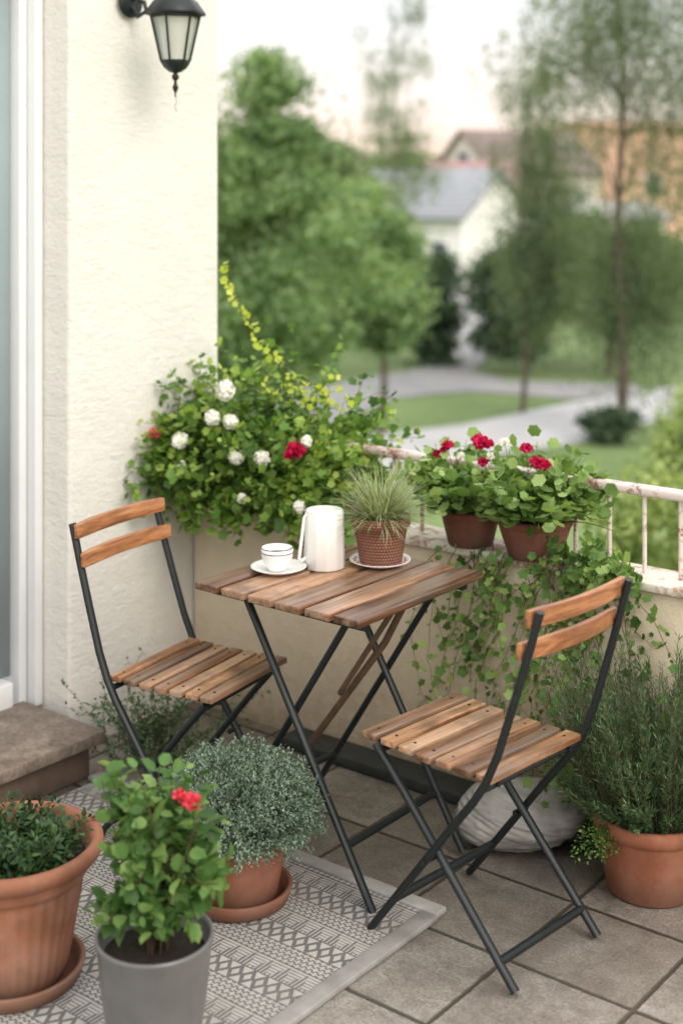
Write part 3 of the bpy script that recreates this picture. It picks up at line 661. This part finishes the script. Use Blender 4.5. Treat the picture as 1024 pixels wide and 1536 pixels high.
def tree(name, label, cat, base, H, tr, ells, mat, ls, cr=.35, per=230, hang=0, limbs=10, bark=M_bark, trunk=True, flat=.75):
    bx, by = base; e = empty(name, (bx, by, GZ), label, cat)
    C = []
    for (x, y, z, rx, ry, rz, nc) in ells:
        d = nrmz(rng.normal(0, 1, (nc, 3)))*(rng.random((nc, 1))**.42); C.append(d*[rx, ry, rz]+[x-bx, y-by, z-GZ])
    C = np.concatenate(C); C[:, 2] = np.maximum(C[:, 2], .15)
    n = len(C); k = per; cs = rng.uniform(.6, 1.35, (n, 1, 1))*cr
    off = rng.normal(0, 1, (n, k, 3))*cs*[1, 1, flat]*.62
    if hang:
        NL = 16
        lane = rng.integers(0, NL, (n, k)); lx = rng.normal(0, .45, (n, NL, 2))*cr*1.5; tt = rng.random((n, k))
        sw = rng.normal(0, .10, (n, NL))
        off[..., 0] = np.take_along_axis(lx[..., 0], lane, 1) + rng.normal(0, .04, (n, k)) + np.take_along_axis(sw, lane, 1)*np.sin(tt*3); off[..., 1] = np.take_along_axis(lx[..., 1], lane, 1) + rng.normal(0, .04, (n, k))
        ln_ = rng.uniform(.3, 1., (n, NL))*hang; off[..., 2] = -np.take_along_axis(ln_, lane, 1)*tt
    P = (C[:, None]+off).reshape(-1, 3); P[:, 2] = np.maximum(P[:, 2], .03)
    m = MB(); q = len(P); ax = rng.normal(0, 1, (q, 3)) + ([0, 0, -1.5] if hang else [0, 0, 0]); scatter(m, CARD if not hang else LEAF, P, ax, rng.normal(0, 1, (q, 3))+[0, -.2, .8], rng.uniform(.6, 1.3, q)*ls)
    m.build("crown", mat, e)
    if trunk:
        m = MB(); zz = np.linspace(0, H*.86, 9); p = np.stack([.06*np.sin(zz*1.3), .05*np.cos(zz), zz], 1); p[0, 2] = -.05
        m.tube(p, np.linspace(tr, tr*.2, 9), 9)
        for c in C[rng.choice(n, min(limbs, n), replace=False)]:
            zb = max(.25*H, min(c[2]*.75, H*.8)); s = np.array([.06*math.sin(zb*1.3), .05*math.cos(zb), zb]); m.tube([s, s*.5+c*.5+[0, 0, .12], c], [tr*.3, tr*.17, tr*.06], 6)
        m.build("trunk", bark, e, True)
    return e
tree("garden_tree", "dense broad green tree with pointed top on the lawn", "tree", (-1.2, 20), 6.2, .14, [(-1.15, 20, .3, 1.9, 1.2, 1.5, 84), (-1.1, 20, 1.9, .95, .8, 1.0, 28), (-1.08, 20, 3.0, .50, .4, .75, 11), (-2.5, 20.5, 1, 1.4, 1, 2.2, 46)], T_light, .070, .34)
tree("garden_tree", "rounded green tree with slender dark trunk beside the road", "tree", (.72, 25), 4.8, .08, [(.3, 25, .25, 1.2, 1.0, 1.4, 66), (-.5, 25.5, 1.1, 1.2, .8, 1.3, 40), (.85, 25, -.3, .5, .6, .7, 16)], T_light, .080, .34)
tree("birch_tree", "tall thin sparse birch with fine feathery branches", "tree", (1.45, 38), 12, .05, [(1.45, 38, 5.2, 1.0, .8, 4.2, 44), (1.3, 38, 2.6, 1.3, 1, 1.6, 30)], T_will, .085, .45, 150, hang=.9, bark=M_bark2)
tree("garden_tree", "dense tree standing behind the thin birch", "tree", (-1.5, 34), 7, .14, [(-1.7, 34, .9, 2.8, 1.5, 2.4, 100)], T_mid, .14, .5)
tree("dark_shrub", "dark rounded shrub beside the driveway", "shrub", (2.3, 35), 2, .1, [(2.2, 35, -1.4, .85, .8, 1.35, 46)], T_dark, .11, .34, trunk=False)
tree("dark_shrub", "dark upright conifer shrub beside the driveway", "shrub", (4.1, 33), 3, .1, [(4.05, 33, -1.2, .85, .6, 1.5, 50)], T_dark, .10, .34, trunk=False)
tree("willow_tree", "weeping willow with slender trunk on the lawn", "tree", (3.6, 27.4), 7.4, .06, [(4.0, 27.4, 1.3, .85, .6, 1.3, 56), (4.1, 27.4, .3, .85, .6, 1.2, 48), (3.85, 27.4, 2.7, .70, .5, 1.0, 22), (3.8, 27.4, 4.3, .85, .5, 1.0, 16)], T_will, .08, .38, 170, hang=1.5)
tree("weeping_birch", "large weeping birch with drooping strands and brown trunk", "tree", (4.95, 24.5), 10, .11, [(5.4, 24.5, 2.9, 1.3, 1.0, 1.6, 38), (4.9, 24.5, 5.3, 1.9, 1.2, 1.5, 100), (5.6, 24.8, .4, 1.0, .8, 1.1, 52), (4.8, 24.6, .9, .8, .5, 1.2, 32)], T_birch, .072, .30, 200, hang=2.5, limbs=18)
tree("garden_tree", "deep green tree behind the weeping birch", "tree", (6.4, 33), 5, .15, [(6.3, 33, -.3, 1.9, 1.2, 1.2, 80), (4.9, 36, -.8, 1.2, 1, 1.1, 28)], T_mid, .12, .42)
tree("dark_shrub", "low dark shrub at the foot of the birch", "shrub", (4.75, 24.2), 1, .1, [(4.75, 24.2, -2.4, .5, .4, .35, 14)], T_dark, .07, .2, 140, trunk=False)
tree("garden_shrub", "light green rounded shrub beside the footpath", "shrub", (5.25, 20.5), 1, .1, [(5.3, 20.5, -1.9, .5, .5, .75, 24)], T_yel, .06, .2, 160, trunk=False)
tree("garden_shrub", "yellow green garden shrub just below the balcony", "shrub", (2.6, 9.8), 2, .1, [(2.58, 9.8, -.9, .52, .5, 1.15, 85)], T_yel, .038, .15, 200, trunk=False)
tree("garden_shrub", "green garden shrub just below the balcony railing", "shrub", (2.1, 8.2), 2, .1, [(2.05, 8.2, -1.25, .62, .6, 1.35, 105)], T_yel, .036, .15, 220, trunk=False)
q = 26000; m = MB(); cx = rng.uniform(-75, 75, 420); cz = rng.uniform(-2, 3.0, 420)*(.7+.3*np.sin(cx*.3)); i = rng.integers(0, 420, q)
P = np.stack([cx[i], 125+rng.normal(0, 2, q), cz[i]], 1)+rng.normal(0, 1.1, (q, 3)); P[:, 2] = np.maximum(P[:, 2], GZ+.1)
scatter(m, CARD, P, rng.normal(0, 1, (q, 3)), rng.normal(0, 1, (q, 3)), rng.uniform(.6, 1.2, q)); w = m.build("distant_woods", T_mid); w["kind"] = "stuff"

# houses
def m_wallp(name, c): return m_plain(name, c, .9, .1, 1.0, .1)
def m_roof(name, c):
    t = NT(name); co = t.co(); sx = t.n('ShaderNodeSeparateXYZ'); t.l(co, sx.inputs[0])
    w_ = t.math('ABSOLUTE', t.math('SINE', t.math('MULTIPLY', sx.outputs[2], 14))); n_ = t.noise(co, 2, 4)
    t.base(t.mix(t.math('MULTIPLY', t.math('ADD', w_, n_), .5), tuple(x*.65 for x in c), c)); t.rough(.8); t.bump(w_, .4, .05); return t.m
M_win = m_plain("window_glass", (.05, .06, .07), .1, .3, 2, 0)
def house(label, loc, rot, Wd, Ln, eave, ridge, mw, mr, wins, chim=None):
    e = empty("house", loc, label, "house", rot); w2, l2 = Wd/2, Ln/2; m = MB()
    V = [(-l2,-w2,0),(l2,-w2,0),(l2,w2,0),(-l2,w2,0),(-l2,-w2,eave),(l2,-w2,eave),(l2,w2,eave),(-l2,w2,eave),(-l2,0,ridge-.08),(l2,0,ridge-.08)]
    m.add(V, [[0,1,5,4],[2,3,7,6]]); m.add(V, [[3,0,4,8,7],[1,2,6,9,5]]); m.build("wall", mw, e)
    m = MB(); o_ = .35; sl = (ridge-eave)/w2
    for s in (-1, 1):
        ye = s*(w2+o_); ze = eave-o_*sl
        V = [(-l2-o_, ye, ze), (l2+o_, ye, ze), (l2+o_, 0, ridge), (-l2-o_, 0, ridge), (-l2-o_, ye, ze+.14), (l2+o_, ye, ze+.14), (l2+o_, 0, ridge+.14), (-l2-o_, 0, ridge+.14)]
        m.add(V, [[0,3,2,1],[4,5,6,7],[0,1,5,4],[1,2,6,5],[3,0,4,7]])
    r_ = m.build("roof", mr, e)
    if chim: MB().box((chim, w2*.3, ridge+.1), (.5, .5, 1.1)).build("chimney", mw, r_)
    for (side, p, z, ww, hh) in wins:
        if side == 'f': c, sz, sf = (p, -w2-.02, z), (ww, .05, hh), (ww+.2, .04, hh+.2)
        else: c, sz, sf = (-l2-.02, p, z), (.05, ww, hh), (.04, ww+.2, hh+.2)
        f = MB().box((0, 0, 0), sf).build("window", M_pvc, e, loc=c)
        off = (0, -.02, 0) if side == 'f' else (-.02, 0, 0)
        MB().box(off, sz).build("pane", M_win, f)
    return e
M_hw = m_wallp("white_render", (.84, .82, .81)); M_hb = m_wallp("beige_render", (.80, .71, .67)); M_ho = m_wallp("peach_glow_render", (1.0, .62, .45))
house("white rendered house with grey blue pitched roof among trees", (4.1, 60, GZ), math.radians(-38), 5.2, 6.0, 3.35, 5.15, M_hw, m_roof("grey_roof", (.34, .36, .40)), [('f', .4, 1.7, .8, 1.1), ('f', 2.0, 1.7, .7, 1.0), ('f', -1.8, 1.7, .8, 1.1), ('g', 0, 1.7, .8, 1.1)])
house("white house with weathered red brown tiled roof", (6.4, 66, GZ), math.radians(8), 6.0, 4.5, 3.6, 5.6, M_hw, m_roof("red_roof", (.40, .24, .24)), [('f', -.8, 2.0, .9, 1.1), ('f', 1.0, 2.0, .9, 1.1)])
house("tall beige house with gable and dark roof", (10.2, 80, GZ), math.radians(34), 5.0, 8.0, 5.4, 7.6, M_hb, m_roof("brown_roof", (.26, .20, .19)), [('g', 0, 5.9, .8, 1.0), ('f', -2.5, 3.5, .9, 1.2), ('f', 0, 3.5, .9, 1.2), ('f', 2.5, 3.5, .9, 1.2)], chim=2.)
house("house behind trees with warm evening glow put into its peach colour", (21.5, 92, GZ), math.radians(22), 9.0, 13.0, 8.2, 8.7, M_ho, m_roof("peach_glow_roof", (1.0, .62, .47)), [('f', -4, 4.6, 1.1, 1.4), ('f', 4, 4.6, 1.1, 1.4), ('f', -4, 2.0, 1.1, 1.4), ('f', 0, 2.0, 1.1, 1.4)])  # evening sunlight is put into the peach wall and roof colours
house("long white house seen behind the weeping birch", (11, 70, GZ), math.radians(5), 6.0, 9.0, 2.9, 3.6, M_hw, m_roof("grey_roof_low", (.45, .44, .45)), [('f', -2, 1.6, .9, 1.1), ('f', 2, 1.6, .9, 1.1)])

# ------------------------------------------------------------------ light, world, camera
w = bpy.data.worlds.new("World"); SC.world = w; w.use_nodes = True; nt = w.node_tree; bg = nt.nodes["Background"]
sd = nrmz(np.array([.46, -.68, .60])); el = math.asin(sd[2]); az = math.atan2(sd[0], sd[1])
sky = nt.nodes.new('ShaderNodeTexSky'); sky.sky_type = 'NISHITA'; sky.sun_disc = False; sky.sun_elevation = el; sky.sun_rotation = az
tc = nt.nodes.new('ShaderNodeTexCoord'); sp = nt.nodes.new('ShaderNodeSeparateXYZ'); nt.links.new(tc.outputs['Generated'], sp.inputs[0])
rp = nt.nodes.new('ShaderNodeValToRGB'); e_ = rp.color_ramp.elements; e_[0].position = 0; e_[0].color = (1., .70, .54, 1); e_[1].position = .12; e_[1].color = (.93, .915, .905, 1); k = e_.new(.06); k.color = (.98, .85, .78, 1)
nt.links.new(sp.outputs[2], rp.inputs[0])
mp = nt.nodes.new('ShaderNodeMapping'); mp.inputs['Scale'].default_value = (3, 3, 28); nt.links.new(tc.outputs['Generated'], mp.inputs[0])
nz = nt.nodes.new('ShaderNodeTexNoise'); nz.inputs['Scale'].default_value = 1.6; nz.inputs['Detail'].default_value = 5; nt.links.new(mp.outputs[0], nz.inputs['Vector'])
mr = nt.nodes.new('ShaderNodeMapRange'); mr.inputs[1].default_value = .3; mr.inputs[2].default_value = .7; mr.inputs[3].default_value = 12.6; mr.inputs[4].default_value = 15.0; nt.links.new(nz.outputs['Fac'], mr.inputs[0])
zr = nt.nodes.new('ShaderNodeMapRange'); zr.inputs[1].default_value = .12; zr.inputs[2].default_value = .6; zr.inputs[3].default_value = 1.; zr.inputs[4].default_value = 1.8; nt.links.new(sp.outputs[2], zr.inputs[0])
mu = nt.nodes.new('ShaderNodeMath'); mu.operation = 'MULTIPLY'; nt.links.new(mr.outputs[0], mu.inputs[0]); nt.links.new(zr.outputs[0], mu.inputs[1])
vm = nt.nodes.new('ShaderNodeVectorMath'); vm.operation = 'SCALE'; nt.links.new(rp.outputs[0], vm.inputs[0]); nt.links.new(mu.outputs[0], vm.inputs[3])
mx = nt.nodes.new('ShaderNodeMix'); mx.data_type = 'RGBA'; mx.inputs[0].default_value = .86; nt.links.new(sky.outputs[0], mx.inputs[6]); nt.links.new(vm.outputs[0], mx.inputs[7]); nt.links.new(mx.outputs[2], bg.inputs[0])
bg.inputs[1].default_value = .1
s = bpy.data.lights.new("sun", 'SUN'); s.energy = 1.7; s.angle = math.radians(28); s.color = (1, .89, .76)
so = bpy.data.objects.new("sun", s); COL.objects.link(so); so.rotation_euler = Vector(sd).to_track_quat('Z', 'Y').to_euler()
cam = bpy.data.cameras.new("camera"); co_ = bpy.data.objects.new("camera", cam); COL.objects.link(co_); SC.camera = co_
co_.location = (0, 0, 1.75); co_.rotation_euler = (math.radians(90), 0, 0)
cam.lens = 48.5; cam.sensor_width = 36; cam.sensor_fit = 'AUTO'; cam.shift_y = -.3177; cam.clip_end = 2000; cam.clip_start = .05
cam.dof.use_dof = True; cam.dof.focus_distance = 3.4; cam.dof.aperture_fstop = 1.7
SC.view_settings.view_transform = 'Standard'; SC.view_settings.look = 'None'; SC.view_settings.exposure = 0
